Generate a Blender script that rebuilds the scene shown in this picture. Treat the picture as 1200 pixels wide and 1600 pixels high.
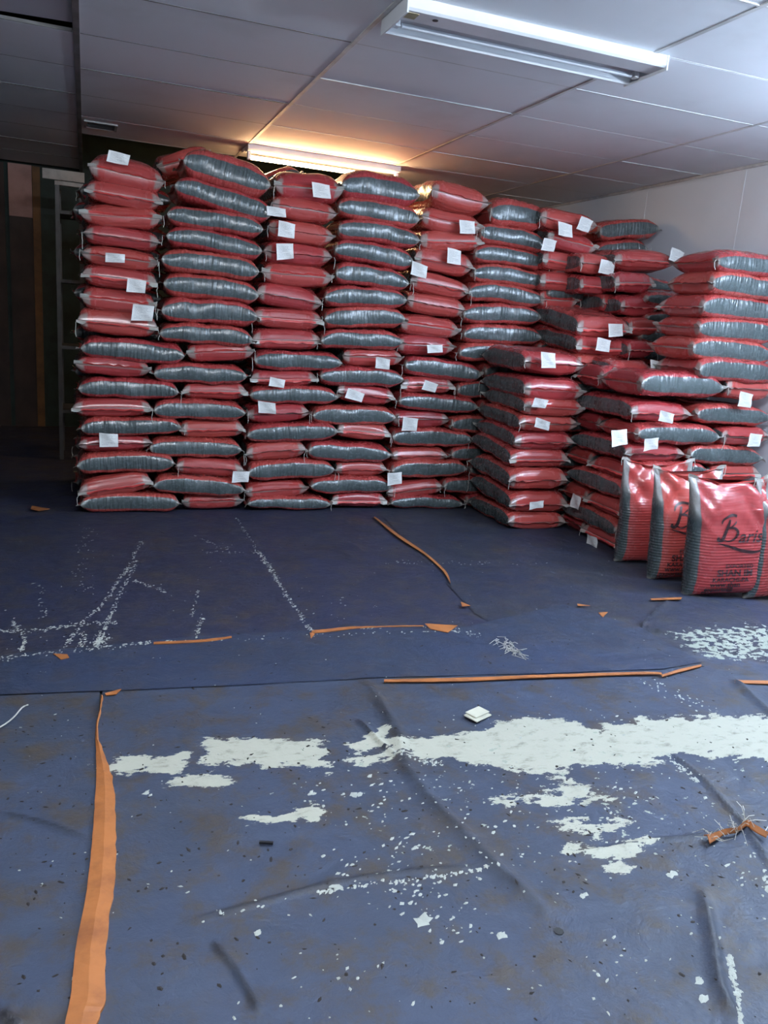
import bpy, bmesh, math, random
import numpy as np
from mathutils import Vector, Matrix, noise

random.seed(11)
SC = bpy.context.scene
for o in list(bpy.data.objects):
    bpy.data.objects.remove(o)
COL = SC.collection

# ------------------------------------------------------------------ camera
FPX = 1248.0
PIT, YAW, ROL = 0.2302, 0.36525, 0.07727
CAM = Vector((0, 0, 1.5))
cy, sy, cp, sp, cr, sr = math.cos(YAW), math.sin(YAW), math.cos(PIT), math.sin(PIT), math.cos(ROL), math.sin(ROL)
fw = Vector((sy * cp, cy * cp, -sp)); r0 = Vector((cy, -sy, 0)); u0 = r0.cross(fw)
rt = cr * r0 + sr * u0; up = -sr * r0 + cr * u0
cam_d = bpy.data.cameras.new('camera'); cam = bpy.data.objects.new('camera', cam_d); COL.objects.link(cam)
cam_d.sensor_fit = 'VERTICAL'; cam_d.sensor_height = 36.0; cam_d.sensor_width = 27.0
cam_d.lens = FPX / 1600 * 36.0
cam_d.clip_start = 0.05; cam_d.clip_end = 60
cam.matrix_world = Matrix(((rt.x, up.x, -fw.x, CAM.x), (rt.y, up.y, -fw.y, CAM.y), (rt.z, up.z, -fw.z, CAM.z), (0, 0, 0, 1)))
SC.camera = cam


def ray(x, y):
    return rt * ((x - 600) / FPX) - up * ((y - 800) / FPX) + fw


def onz(x, y, z=0.0):
    d = ray(x, y); return CAM + d * ((z - CAM.z) / d.z)


def onY(x, y, Y):
    d = ray(x, y); return CAM + d * (Y / d.y)


def onX(x, y, X):
    d = ray(x, y); return CAM + d * (X / d.x)


# ------------------------------------------------------------------ light and exposure
W_ = bpy.data.worlds.new('world'); SC.world = W_; W_.use_nodes = True
W_.node_tree.nodes['Background'].inputs[0].default_value = (0.62, 0.74, 1.0, 1)
W_.node_tree.nodes['Background'].inputs[1].default_value = 0.05
SC.view_settings.view_transform = 'Standard'; SC.view_settings.look = 'None'
SC.view_settings.gamma = 1.0; SC.view_settings.exposure = 0.12
SC.view_settings.use_curve_mapping = False


def area(name, loc, sx, sy_, power, col, rot=(0, 0, 0)):
    d = bpy.data.lights.new(name, 'AREA'); d.shape = 'RECTANGLE'; d.size = sx; d.size_y = sy_
    d.energy = power; d.color = col
    o = bpy.data.objects.new(name, d); COL.objects.link(o); o.location = loc; o.rotation_euler = rot
    return o


# ------------------------------------------------------------------ tagging helpers
def tag(o, label=None, cat=None, group=None, kind=None):
    if label: o['label'] = label
    if cat: o['category'] = cat
    if group: o['group'] = group
    if kind: o['kind'] = kind
    return o


def link(name, me, mat=None, parent=None):
    o = bpy.data.objects.new(name, me); COL.objects.link(o)
    if mat is not None and not me.materials: me.materials.append(mat)
    if parent is not None: o.parent = parent
    return o


def empty(name, loc):
    o = bpy.data.objects.new(name, None); COL.objects.link(o); o.location = loc
    o.empty_display_size = 0.1
    return o


def mesh(name, v, f, mat=None, smooth=False):
    me = bpy.data.meshes.new(name); me.from_pydata([tuple(p) for p in v], [], f); me.update()
    if mat: me.materials.append(mat)
    if smooth: me.polygons.foreach_set('use_smooth', [True] * len(me.polygons))
    return me


class MB:
    def __init__(s): s.v = []; s.f = []

    def box(s, x0, x1, y0, y1, z0, z1, rot=None, c=None):
        b = len(s.v)
        for z in (z0, z1):
            for (x, y) in ((x0, y0), (x1, y0), (x1, y1), (x0, y1)): s.v.append(Vector((x, y, z)))
        s.f += [(b, b + 3, b + 2, b + 1), (b + 4, b + 5, b + 6, b + 7), (b, b + 1, b + 5, b + 4), (b + 1, b + 2, b + 6, b + 5),
                (b + 2, b + 3, b + 7, b + 6), (b + 3, b, b + 4, b + 7)]
        return s

    def prism(s, pts, x0, x1):          # profile in (y,z), extruded along x
        b = len(s.v); n = len(pts)
        for x in (x0, x1):
            for (y, z) in pts: s.v.append(Vector((x, y, z)))
        for i in range(n):
            j = (i + 1) % n; s.f.append((b + i, b + j, b + n + j, b + n + i))
        s.f.append(tuple(b + n - 1 - i for i in range(n))); s.f.append(tuple(b + n + i for i in range(n)))
        return s

    def tube(s, pts, r, k=6):
        b = len(s.v); n = len(pts)
        for i, p in enumerate(pts):
            d = (pts[min(i + 1, n - 1)] - pts[max(i - 1, 0)]).normalized()
            a = d.orthogonal().normalized(); c = d.cross(a)
            for j in range(k):
                t = 2 * math.pi * j / k; s.v.append(p + a * r * math.cos(t) + c * r * math.sin(t))
        for i in range(n - 1):
            for j in range(k):
                j2 = (j + 1) % k
                s.f.append((b + i * k + j, b + i * k + j2, b + (i + 1) * k + j2, b + (i + 1) * k + j))
        s.f.append(tuple(b + j for j in range(k))[::-1]); s.f.append(tuple(b + (n - 1) * k + j for j in range(k)))
        return s

    def build(s, name, mat, parent=None, bevel=0, smooth=False):
        me = mesh(name, s.v, s.f, mat, smooth)
        bm = bmesh.new(); bm.from_mesh(me); bmesh.ops.recalc_face_normals(bm, faces=bm.faces)
        if bevel:
            bmesh.ops.bevel(bm, geom=list(bm.edges), offset=bevel, segments=1, affect='EDGES')
        bm.to_mesh(me); bm.free()
        return link(name, me, None, parent)


# ------------------------------------------------------------------ materials
class NT:
    def __init__(s, name):
        s.m = bpy.data.materials.new(name); s.m.use_nodes = True; s.t = s.m.node_tree
        s.b = s.t.nodes['Principled BSDF']

    def n(s, typ, **kw):
        nd = s.t.nodes.new(typ)
        for k, v in kw.items(): setattr(nd, k, v)
        return nd

    def put(s, sock, v):
        if isinstance(v, bpy.types.NodeSocket): s.t.links.new(v, sock)
        elif v is not None:
            sock.default_value = v

    def math(s, op, a, b=None, c=None, clamp=False):
        nd = s.n('ShaderNodeMath', operation=op, use_clamp=clamp)
        s.put(nd.inputs[0], a); s.put(nd.inputs[1], b)
        if c is not None: s.put(nd.inputs[2], c)
        return nd.outputs[0]

    def mix(s, f, a, b):
        nd = s.n('ShaderNodeMix', data_type='RGBA')
        s.put(nd.inputs[0], f); s.put(nd.inputs[6], a); s.put(nd.inputs[7], b)
        return nd.outputs[2]

    def noise(s, vec, scale, detail=3, rough=.55, dist=0.0):
        nd = s.n('ShaderNodeTexNoise'); s.put(nd.inputs['Vector'], vec); nd.inputs['Scale'].default_value = scale
        nd.inputs['Detail'].default_value = detail; nd.inputs['Roughness'].default_value = rough
        nd.inputs['Distortion'].default_value = dist
        return nd.outputs[0]

    def mapping(s, vec, scale=(1, 1, 1), rot=(0, 0, 0)):
        nd = s.n('ShaderNodeMapping'); s.put(nd.inputs[0], vec); nd.inputs['Scale'].default_value = scale
        nd.inputs['Rotation'].default_value = rot
        return nd.outputs[0]

    def step(s, x, lo, hi):
        nd = s.n('ShaderNodeMapRange'); nd.interpolation_type = 'SMOOTHSTEP'; s.put(nd.inputs[0], x)
        nd.inputs[1].default_value = lo; nd.inputs[2].default_value = hi
        return nd.outputs[0]

    def bump(s, h, strength, dist=0.01, normal=None):
        nd = s.n('ShaderNodeBump'); s.put(nd.inputs['Height'], h); nd.inputs['Strength'].default_value = strength
        nd.inputs['Distance'].default_value = dist
        if normal is not None: s.put(nd.inputs['Normal'], normal)
        return nd.outputs[0]

    def fin(s, col=None, rough=None, normal=None, metal=0.0, spec=None):
        s.put(s.b.inputs['Base Color'], col); s.put(s.b.inputs['Roughness'], rough)
        if normal is not None: s.put(s.b.inputs['Normal'], normal)
        s.b.inputs['Metallic'].default_value = metal
        if spec is not None: s.b.inputs['Specular IOR Level'].default_value = spec
        return s.m


def plain(name, col, rough=0.6, var=0.12, scale=6.0, bump=0.15, metal=0.0):
    k = NT(name); tc = k.n('ShaderNodeTexCoord').outputs['Object']
    nz = k.noise(tc, scale, 4); c2 = tuple(c * (1 - var * 2) for c in col[:3]) + (1,)
    cc = k.mix(k.step(nz, .35, .7), (*col[:3], 1), c2)
    return k.fin(cc, rough, k.bump(k.noise(tc, scale * 9, 3), bump, .004), metal)


RED = (0.36, 0.038, 0.042, 1); GREY = (0.058, 0.076, 0.077, 1); PALE = (0.30, 0.29, 0.26, 1)


def bag_material(name, standing=False):
    k = NT(name)
    at = k.n('ShaderNodeAttribute', attribute_name='bagc'); sep = k.n('ShaderNodeSeparateXYZ'); k.put(sep.inputs[0], at.outputs['Vector'])
    b, u, uu = sep.outputs[0], sep.outputs[1], sep.outputs[2]
    uv = k.n('ShaderNodeUVMap', uv_map='uvm').outputs[0]
    oi = k.n('ShaderNodeObjectInfo').outputs['Random']
    off = k.n('ShaderNodeCombineXYZ'); k.put(off.inputs[0], k.math('MULTIPLY', oi, 37.0)); k.put(off.inputs[1], k.math('MULTIPLY', oi, 91.0))
    va = k.n('ShaderNodeVectorMath', operation='ADD'); k.put(va.inputs[0], uv); k.put(va.inputs[1], off.outputs[0]); v = va.outputs[0]
    wob = k.noise(v, 9, 2)
    bb = k.math('ADD', b, k.math('MULTIPLY', k.math('SUBTRACT', wob, .5), .10))
    band = k.step(bb, *((.205, .185) if not standing else (.47, .45)))
    # colours
    rv = k.math('MULTIPLY_ADD', oi, .35, .8)
    redv = k.mix(k.step(k.noise(v, 5, 4), .35, .75), RED, (0.29, 0.030, 0.038, 1))
    hue = k.mix(oi, redv, (0.42, 0.068, 0.055, 1))
    col = k.mix(band, hue, k.mix(k.noise(v, 24, 3), GREY, (0.075, 0.095, 0.097, 1)))
    ear = k.math('MULTIPLY', k.step(u, .90, .97), k.step(b, .60, .5))
    col = k.mix(k.math('MULTIPLY', ear, .75), col, PALE)
    if standing:   # the slack, clear top of the side gusset
        tp = k.math('MULTIPLY', k.step(uu, .25, .6), k.step(bb, .48, .42))
        col = k.mix(k.math('MULTIPLY', tp, .75), col, (0.36, 0.33, 0.31, 1))
    # relief: pleats across the side bands, crinkled film elsewhere
    pl = k.noise(k.mapping(v, (46, 5, 1)), 1.0, 1 if not standing else 2, .5)
    fine = k.noise(k.mapping(v, (150, 40, 1)), 1.0, 2, .5)
    cr_ = k.noise(v, 16, 1, .5, .6)
    n1 = k.bump(pl, .85 if not standing else .14, .013)
    n2 = k.bump(cr_, .22 if not standing else .15, .010, n1)
    n3 = k.bump(fine, .10, .003, n2) if standing else n2
    rough = k.math('MULTIPLY_ADD', k.noise(v, 30, 2), .22, .15)
    k.fin(col, rough, n3, 0.0, .55)
    k.b.inputs['Coat Weight'].default_value = .5; k.b.inputs['Coat Roughness'].default_value = .22
    return k.m


M_BAG = bag_material('woven_plastic_sack')
M_STAND = bag_material('woven_plastic_sack_upright', True)


def seam_material():
    k = NT('sack_seam_flap'); at = k.n('ShaderNodeAttribute', attribute_name='bagc'); sep = k.n('ShaderNodeSeparateXYZ')
    k.put(sep.inputs[0], at.outputs['Vector']); y, w = sep.outputs[0], sep.outputs[1]
    c = k.mix(k.step(y, .74, .80), (0.55, 0.05, 0.045, 1), (0.40, 0.40, 0.36, 1))
    st = k.math('MULTIPLY', k.step(w, .38, .45), k.step(w, .62, .55))
    c = k.mix(k.math('MULTIPLY', st, .6), c, (0.62, 0.5, 0.45, 1))
    tc = k.n('ShaderNodeTexCoord').outputs['Object']
    return k.fin(c, .28, k.bump(k.noise(tc, 45, 3), .6, .01), 0, .6)


M_SEAM = seam_material()
M_THREAD = plain('white_thread', (0.62, 0.60, 0.54), .8)


def paper_material():
    k = NT('printed_paper_tag'); uv = k.n('ShaderNodeUVMap', uv_map='uvm').outputs[0]
    sep = k.n('ShaderNodeSeparateXYZ'); k.put(sep.inputs[0], uv); x, y = sep.outputs[0], sep.outputs[1]
    ln = k.math('FRACT', k.math('MULTIPLY', y, 11.0)); l = k.step(ln, .55, .62)
    wn = k.n('ShaderNodeTexWhiteNoise', noise_dimensions='1D'); k.put(wn.inputs['W'], k.math('FLOOR', k.math('MULTIPLY', y, 11.0)))
    end = k.math('LESS_THAN', x, k.math('MULTIPLY_ADD', wn.outputs[0], .5, .4))
    mg = k.math('MULTIPLY', k.math('MULTIPLY', k.step(x, .1, .12), k.step(y, .12, .14)), k.step(y, .9, .88))
    gr = k.step(k.noise(k.mapping(uv, (60, 11, 1)), 1, 1), .4, .5)
    f = k.math('MULTIPLY', k.math('MULTIPLY', k.math('MULTIPLY', l, end), mg), k.math('MULTIPLY', gr, .5))
    return k.fin(k.mix(f, (0.80, 0.80, 0.77, 1), (0.2, 0.2, 0.22, 1)), .55, k.bump(k.noise(uv, 3, 2), .3, .02))


M_PAPER = paper_material()
M_INK = plain('black_print_ink', (0.035, 0.012, 0.014), .45, .2)
M_WHITE = plain('white_enamel_steel', (0.72, 0.74, 0.76), .35, .03)
M_REFL = plain('grey_reflector_steel', (0.50, 0.52, 0.56), .4, .05)
M_GRID = plain('ceiling_rail_metal', (0.62, 0.62, 0.61), .5, .15)
M_DARKGRID = plain('dark_ceiling_rail', (0.20, 0.195, 0.19), .6, .2)  # darker tone for the rails at the left
M_BLACK = plain('black_plastic', (0.015, 0.015, 0.016), .5)
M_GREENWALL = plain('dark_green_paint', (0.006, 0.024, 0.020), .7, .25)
M_BROWN = plain('dark_brown_board', (0.032, 0.019, 0.016), .7, .3, 3)
M_PINK = plain('faded_pink_board', (0.36, 0.22, 0.20), .7, .2, 3)
M_OCHRE = plain('ochre_board', (0.13, 0.065, 0.02), .7, .25, 4)
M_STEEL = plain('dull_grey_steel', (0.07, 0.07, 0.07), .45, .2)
M_PIPE = plain('pale_grey_duct', (0.45, 0.45, 0.43), .6, .2)


def wall_material():
    k = NT('painted_wall_panel'); tc = k.n('ShaderNodeTexCoord').outputs['Object']
    c = k.mix(k.step(k.noise(tc, 1.1, 4), .4, .75), (0.74, 0.78, 0.82, 1), (0.69, 0.73, 0.77, 1))
    return k.fin(c, .55, k.bump(k.noise(tc, 60, 3), .08, .003))


M_WALL = wall_material()


def tile_material():
    k = NT('ceiling_panel_board'); tc = k.n('ShaderNodeTexCoord').outputs['Object']; oi = k.n('ShaderNodeObjectInfo').outputs['Random']
    c = k.mix(oi, (0.80, 0.82, 0.85, 1), (0.75, 0.77, 0.80, 1))
    c = k.mix(k.math('MULTIPLY', k.step(k.noise(tc, 1.4, 4), .5, .8), .25), c, (0.36, 0.34, 0.31, 1))
    return k.fin(c, .75, k.bump(k.noise(tc, 90, 2), .06, .002))


M_TILE = tile_material()


def tarp_material(name, c1, c2, dirtc, dirt=.5):
    k = NT(name); geo = k.n('ShaderNodeNewGeometry').outputs['Position']
    at = k.n('ShaderNodeAttribute', attribute_name='wear'); sep = k.n('ShaderNodeSeparateXYZ'); k.put(sep.inputs[0], at.outputs['Vector'])
    wear, flake, dirt_shade = sep.outputs[0], sep.outputs[1], sep.outputs[2]
    base = k.mix(k.step(k.noise(geo, 1.3, 5, .6), .32, .7), (*c1, 1), (*c2, 1))
    base = k.mix(k.math('MULTIPLY', k.step(k.noise(geo, 7, 6, .7), .44, .68), dirt), base, (*dirtc, 1))
    base = k.mix(k.math('MULTIPLY', k.step(k.noise(k.mapping(geo, (1, 1, 1), (0, 0, .35)), 2.6, 5, .62), .54, .74), dirt * .8), base, (0.075, 0.055, 0.032, 1))
    base = k.mix(k.math('MULTIPLY', dirt_shade, .85), base, (0.02, 0.022, 0.03, 1))  # dark crease lines: dirt plus fold shade painted into the colour
    # streaky lighter blue stripes of the film
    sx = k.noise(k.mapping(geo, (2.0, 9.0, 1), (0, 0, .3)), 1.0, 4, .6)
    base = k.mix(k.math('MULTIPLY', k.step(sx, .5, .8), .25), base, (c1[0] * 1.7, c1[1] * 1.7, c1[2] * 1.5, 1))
    st = k.mapping(geo, (1, 1.9, 1), (0, 0, .36))
    nz = k.noise(st, 9, 7, .68)
    nz2 = k.noise(st, 38, 4, .6)
    sm = k.math('ADD', k.math('MULTIPLY', k.math('SUBTRACT', nz, .5), .27), k.math('MULTIPLY', k.math('SUBTRACT', nz2, .5), .06))
    w = k.step(k.math('ADD', wear, sm), -.002, .004)
    fl = k.noise(k.mapping(geo, (1, 1.3, 1), (0, 0, -.5)), 22, 3, .6)
    f2 = k.step(k.math('ADD', k.math('SUBTRACT', fl, 1.0), flake), .0, .02)
    white = k.mix(k.step(k.noise(st, 14, 6, .72), .50, .78), (0.44, 0.44, 0.36, 1), (0.20, 0.19, 0.15, 1))
    c = k.mix(w, base, white)
    c = k.mix(f2, c, (0.33, 0.36, 0.30, 1))
    weave = k.noise(k.mapping(geo, (1, 1, 1)), 260, 1)
    wr = k.noise(geo, 7, 6, .62, .25)
    nn = k.bump(weave, .12, .002)
    nn = k.bump(wr, .55, .025, nn)
    nn = k.bump(k.math('MULTIPLY', w, -1.0), .3, .002, nn)
    rough = k.math('MULTIPLY_ADD', k.noise(geo, 5, 3), .3, .42)
    return k.fin(c, rough, nn, 0, .35)


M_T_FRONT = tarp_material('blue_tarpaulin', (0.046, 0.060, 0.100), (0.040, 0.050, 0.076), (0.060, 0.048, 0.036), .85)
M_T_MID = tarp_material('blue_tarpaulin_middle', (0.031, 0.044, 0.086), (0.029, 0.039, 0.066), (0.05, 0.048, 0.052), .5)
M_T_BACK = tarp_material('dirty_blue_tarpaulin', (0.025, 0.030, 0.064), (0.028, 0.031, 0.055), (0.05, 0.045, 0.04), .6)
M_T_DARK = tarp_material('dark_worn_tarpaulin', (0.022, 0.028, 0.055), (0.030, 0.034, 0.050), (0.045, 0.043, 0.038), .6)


def orange_material():
    k = NT('orange_tarpaulin_underside'); geo = k.n('ShaderNodeTexCoord').outputs['Object']
    c = k.mix(k.step(k.noise(geo, 9, 5, .65), .4, .75), (0.43, 0.15, 0.042, 1), (0.27, 0.09, 0.03, 1))
    return k.fin(c, .6, k.bump(k.noise(geo, 14, 4), .35, .01))


M_ORANGE = orange_material()
M_CONC = plain('dark_concrete', (0.05, 0.05, 0.052), .8, .2, 2)
M_FLAKE = plain('pale_film_flakes', (0.44, 0.46, 0.41), .7, .1, 20)
M_CRUMB = plain('dark_dirt_crumbs', (0.018, 0.014, 0.012), .9, .1, 20)


def emit(name, col, s):
    k = NT(name); k.b.inputs['Emission Color'].default_value = (*col, 1); k.b.inputs['Emission Strength'].default_value = s
    k.b.inputs['Base Color'].default_value = (.8, .8, .8, 1)
    return k.m


M_TUBE_WARM = emit('lit_warm_tube', (1.0, 0.60, 0.28), 110)
M_TUBE_COOL = emit('lit_cool_tube', (0.84, 0.91, 1.0), 430)

M_TUBE_WALL = emit('added_wall_tube', (0.62, 0.78, 1.0), 620)
M_TUBE_COOL2 = emit('lit_cool_tube_right', (0.68, 0.82, 1.0), 330)
# ------------------------------------------------------------------ room shell
H = 2.93; WALLX = 4.92; BACKY = 10.4; XL = -2.6
GX = [-2.78, -1.41, -0.035, 1.34, 2.70, 4.07, 5.3]; P = 0.718; GY0 = 3.77
rows = [GY0 + P * i for i in range(-7, 10)]


def struct(name, mb, mat): return tag(mb.build(name, mat), kind='structure')


struct('floor', MB().box(XL, WALLX, -1.6, BACKY, -.12, 0), M_CONC)
wr_ = struct('wall_right', MB().box(WALLX, WALLX + .1, -1.6, BACKY, 0, 3.6), M_WALL)
for yj in (3.0, 4.22, 5.44, 6.66):      # joint cover strips of the wall boards
    MB().box(WALLX - .0015, WALLX + .002, yj - .012, yj + .012, 0, H).build('joint_strip', M_WALL, wr_)
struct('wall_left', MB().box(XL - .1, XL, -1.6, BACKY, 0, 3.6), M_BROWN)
struct('wall_rear', MB().box(XL, WALLX, -1.7, -1.6, 0, 3.6), M_WALL)
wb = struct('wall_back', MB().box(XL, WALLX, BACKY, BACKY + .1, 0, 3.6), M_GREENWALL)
# boards on the back wall of the dark passage
bx = [(-2.55, -1.95, M_BROWN), (-1.93, -1.35, M_BROWN), (-1.33, -.84, M_BROWN), (-.795, -.555, M_PINK), (-.55, -.47, M_OCHRE)]
for (a, b, m) in bx:
    if m is M_PINK:
        MB().box(a, b, BACKY - .03, BACKY, 2.37, 2.925).build('board', M_PINK, wb)
        MB().box(a, b, BACKY - .028, BACKY, 0, 2.368).build('board', M_BROWN, wb)  # darker lower part: shade of the passage put into the board colour
    else: MB().box(a, b, BACKY - .03, BACKY, 0, 2.92).build('board', m, wb)

# ceiling: carrier sheet high above, panels in rails; the strip above the pile is open
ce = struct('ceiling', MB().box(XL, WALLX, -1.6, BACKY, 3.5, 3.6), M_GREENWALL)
for i in range(len(GX) - 1):
    x0, x1 = GX[i], min(GX[i + 1], WALLX)
    for j in range(len(rows) - 1):
        y0, y1 = rows[j], rows[j + 1]
        if x0 > -.1 and x0 < 2.0 and y0 > GY0 + P * 5.9: continue        # missing panels: the dark opening
        if j == 8 and i == 1:                                             # slipped panel at the left
            t = MB().box(0, x1 - x0 - .012, 0, P - .012, 0, .012).build('ceiling_panel', M_TILE, ce)
            t.location = (max(x0, XL) + .006, y0 + .006, H + .01); t.rotation_euler = (math.radians(0), math.radians(-1.2), math.radians(-1.2)); continue
        t = MB().box(max(x0, XL) + .008, x1 - .008, y0 + .006, y1 - .006, H, H + .012).build('ceiling_panel', M_TILE, ce)
        t.rotation_euler = (0, 0, 0); t.location = (0, 0, random.uniform(0, .003))
for i, x in enumerate(GX[1:-1]):
    w = .017 if i == 1 else .012
    if i in (0,): w = .01
    MB().box(x - w, x + w, -1.6, BACKY, H - (.006 if i < 2 else .003), H + .02).build('ceiling_rail', M_DARKGRID if i < 2 else M_GRID, ce)
for j, y in enumerate(rows[1:-1]):
    for (a, b) in ((XL, -.055), (-.015, 1.325), (1.355, 2.685), (2.715, 4.055), (4.085, WALLX)):
        if a > -.1 and a < 2 and y > GY0 + P * 6.2: continue
        MB().box(a, b, y - .006, y + .006, H - .003 + (.004 if (j + int(a * 3)) % 3 else 0), H + .018).build('ceiling_rail', M_GRID if a > 1.3 else M_DARKGRID, ce)
# wall angle along the ceiling
tag(MB().box(WALLX - .02, WALLX, -1.6, BACKY, H - .02, H).build('trim_1', M_GRID), kind='structure')

# vent in the last panel row
vt = empty('ceiling_vent', (.13, 7.62, H)); tag(vt, 'small slotted vent in the ceiling above the leftmost sacks', 'vent')
m = MB()
for (a, b, c, d) in ((-.13, .13, -.13, -.11), (-.13, .13, .11, .13), (-.13, -.11, -.11, .11), (.11, .13, -.11, .11)): m.box(a, b, c, d, -.012, 0)
m.build('frame', M_PIPE, vt)
MB().box(-.11, .11, -.11, .11, -.004, -.001).build('backing', M_BLACK, vt)
for q in range(5): MB().box(-.11, .11, -.09 + q * .042, -.082 + q * .042, -.011, -.005).build('slat', M_STEEL, vt)


# ------------------------------------------------------------------ luminaires
def luminaire(x0, x1, y0, label, lit, drop=0.0):
    o = empty('ceiling_light', ((x0 + x1) / 2, y0, H - drop)); tag(o, label, 'ceiling light')
    h = (x1 - x0) / 2
    prof = [(0, 0), (0, -.045), (.012, -.055), (.135, -.055), (.145, -.045), (.165, -.022), (.275, -.022), (.30, -.055), (.312, -.066), (.335, -.066), (.345, -.055), (.345, -.05), (.32, 0)]
    MB().prism(prof, -h, h).build('housing', M_WHITE, o)
    MB().box(-h + .03, h - .03, .162, .278, -.026, -.0225).build('reflector', M_REFL, o)
    for s in (-1, 1):
        MB().box(s * h - .004, s * h + .004, -.004, .35, -.07, 0).build('end_cap', M_WHITE, o)
        MB().box(s * (h - .03) - .012, s * (h - .03) + .012, .20, .24, -.062, -.026).build('lamp_holder', M_WHITE, o, .003)
    MB().tube([Vector((-h + .16, .06, -.0555)), Vector((-h + .16, .06, -.0575))], .014, 14).build('knockout', M_BLACK, o)
    if lit:
        MB().tube([Vector((-h + .04, .22, -.058)), Vector((h - .04, .22, -.058))], .016, 12).build('tube', lit, o)
    return o


l1 = luminaire(1.36, 2.78, 3.745, 'unlit white batten light on the ceiling at the top right', None)
MB().box(-.70, -.64, .03, .10, -.0575, -.0545).build('rating_sticker', plain('tan_sticker', (0.42, 0.36, 0.22), .6), l1)
MB().tube([Vector((-.655, .22, -.05)), Vector((.655, .22, -.05))], .011, 10).build('tube', M_REFL, l1)
l2 = empty('ceiling_light', (2.04, 7.44, H)); tag(l2, 'lit warm tube light above the middle of the pile', 'ceiling light')
MB().prism([(0, 0), (0, -.04), (.012, -.05), (.13, -.05), (.15, -.035), (.30, -.03), (.31, 0)], -.71, .71).build('housing', M_WHITE, l2)
for s_ in (-.69, .69): MB().box(s_ - .014, s_ + .014, .04, .085, -.12, -.05).build('lamp_holder', M_WHITE, l2, .003)
MB().tube([Vector((-.56, .035, -.0505)), Vector((-.56, .035, -.0525))], .012, 12).build('knockout', M_BLACK, l2)
MB().tube([Vector((-.67, .062, -.10)), Vector((.67, .062, -.10))], .017, 12).build('tube', M_TUBE_WARM, l2)
# the lamps that light the room hang behind and beside the viewer
def batten(x0, x1, y0, label, mat, power, col):
    o = empty('ceiling_light', ((x0 + x1) / 2, y0, H)); tag(o, label, 'ceiling light')
    h = (x1 - x0) / 2
    MB().box(-h, h, -.03, .03, -.05, 0).build('housing', M_WHITE, o, .004)
    for s in (-1, 1): MB().box(s * (h - .02) - .014, s * (h - .02) + .014, -.018, .018, -.125, -.05).build('lamp_holder', M_WHITE, o, .003)
    MB().tube([Vector((-h + .03, 0, -.105)), Vector((h - .03, 0, -.105))], .016, 12).build('tube', mat, o)
    area('tube_light', ((x0 + x1) / 2, y0, H - .13), x1 - x0, .06, power, col)
    return o


batten(-.20, 1.15, 1.5, 'lit cool tube light on the ceiling above the viewer', M_TUBE_COOL, 12, (0.84, 0.92, 1.0))
batten(2.75, 4.10, 2.1, 'lit cool tube light on the ceiling to the right of the viewer', M_TUBE_COOL2, 2, (0.78, 0.88, 1.0))
wl = empty('added_wall_light', (WALLX, 2.7, 2.42)); tag(wl, 'unseen cool tube light added on the right wall outside the picture', 'wall light')  # unseen lamp, added to brighten the ceiling and sacks at the right
MB().box(-.045, 0, -.70, .70, -.03, .03).build('housing', M_WHITE, wl, .004)
for s_ in (-.68, .68): MB().box(-.12, -.045, s_ - .014, s_ + .014, -.018, .018).build('lamp_holder', M_WHITE, wl, .003)
MB().tube([Vector((-.10, -.67, 0)), Vector((-.10, .67, 0))], .017, 12).build('tube', M_TUBE_WALL, wl)

# things at the left edge of the pile
dz = empty('steel_rack', (-.20, 8.2, 0)); tag(dz, 'dark steel rack standing in the shadow left of the pile', 'rack')
for (x, y) in ((-.03, 0), (.17, 0), (-.03, .5), (.17, .5)):
    MB().box(x - .018, x + .018, y - .018, y + .018, 0, 2.50).build('post', M_STEEL, dz)
for z in (.45, 1.05, 1.65, 2.25): MB().box(-.045, .185, -.015, .515, z, z + .03).build('shelf', M_STEEL, dz)
MB().box(-.05, .19, -.02, .02, 2.49, 2.525).build('top_rail', M_PIPE, dz)
b_ = MB().prism([(0, 0), (.02, 0), (.02, .088), (0, .088)], -.36, .0).build('ceiling_duct', M_PIPE); b_.location = (0, 8.42, 2.563)
tag(b_, 'pale grey horizontal duct over the dark passage beside the pile', 'duct')


# ------------------------------------------------------------------ sacks
NEXP = .62


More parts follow.
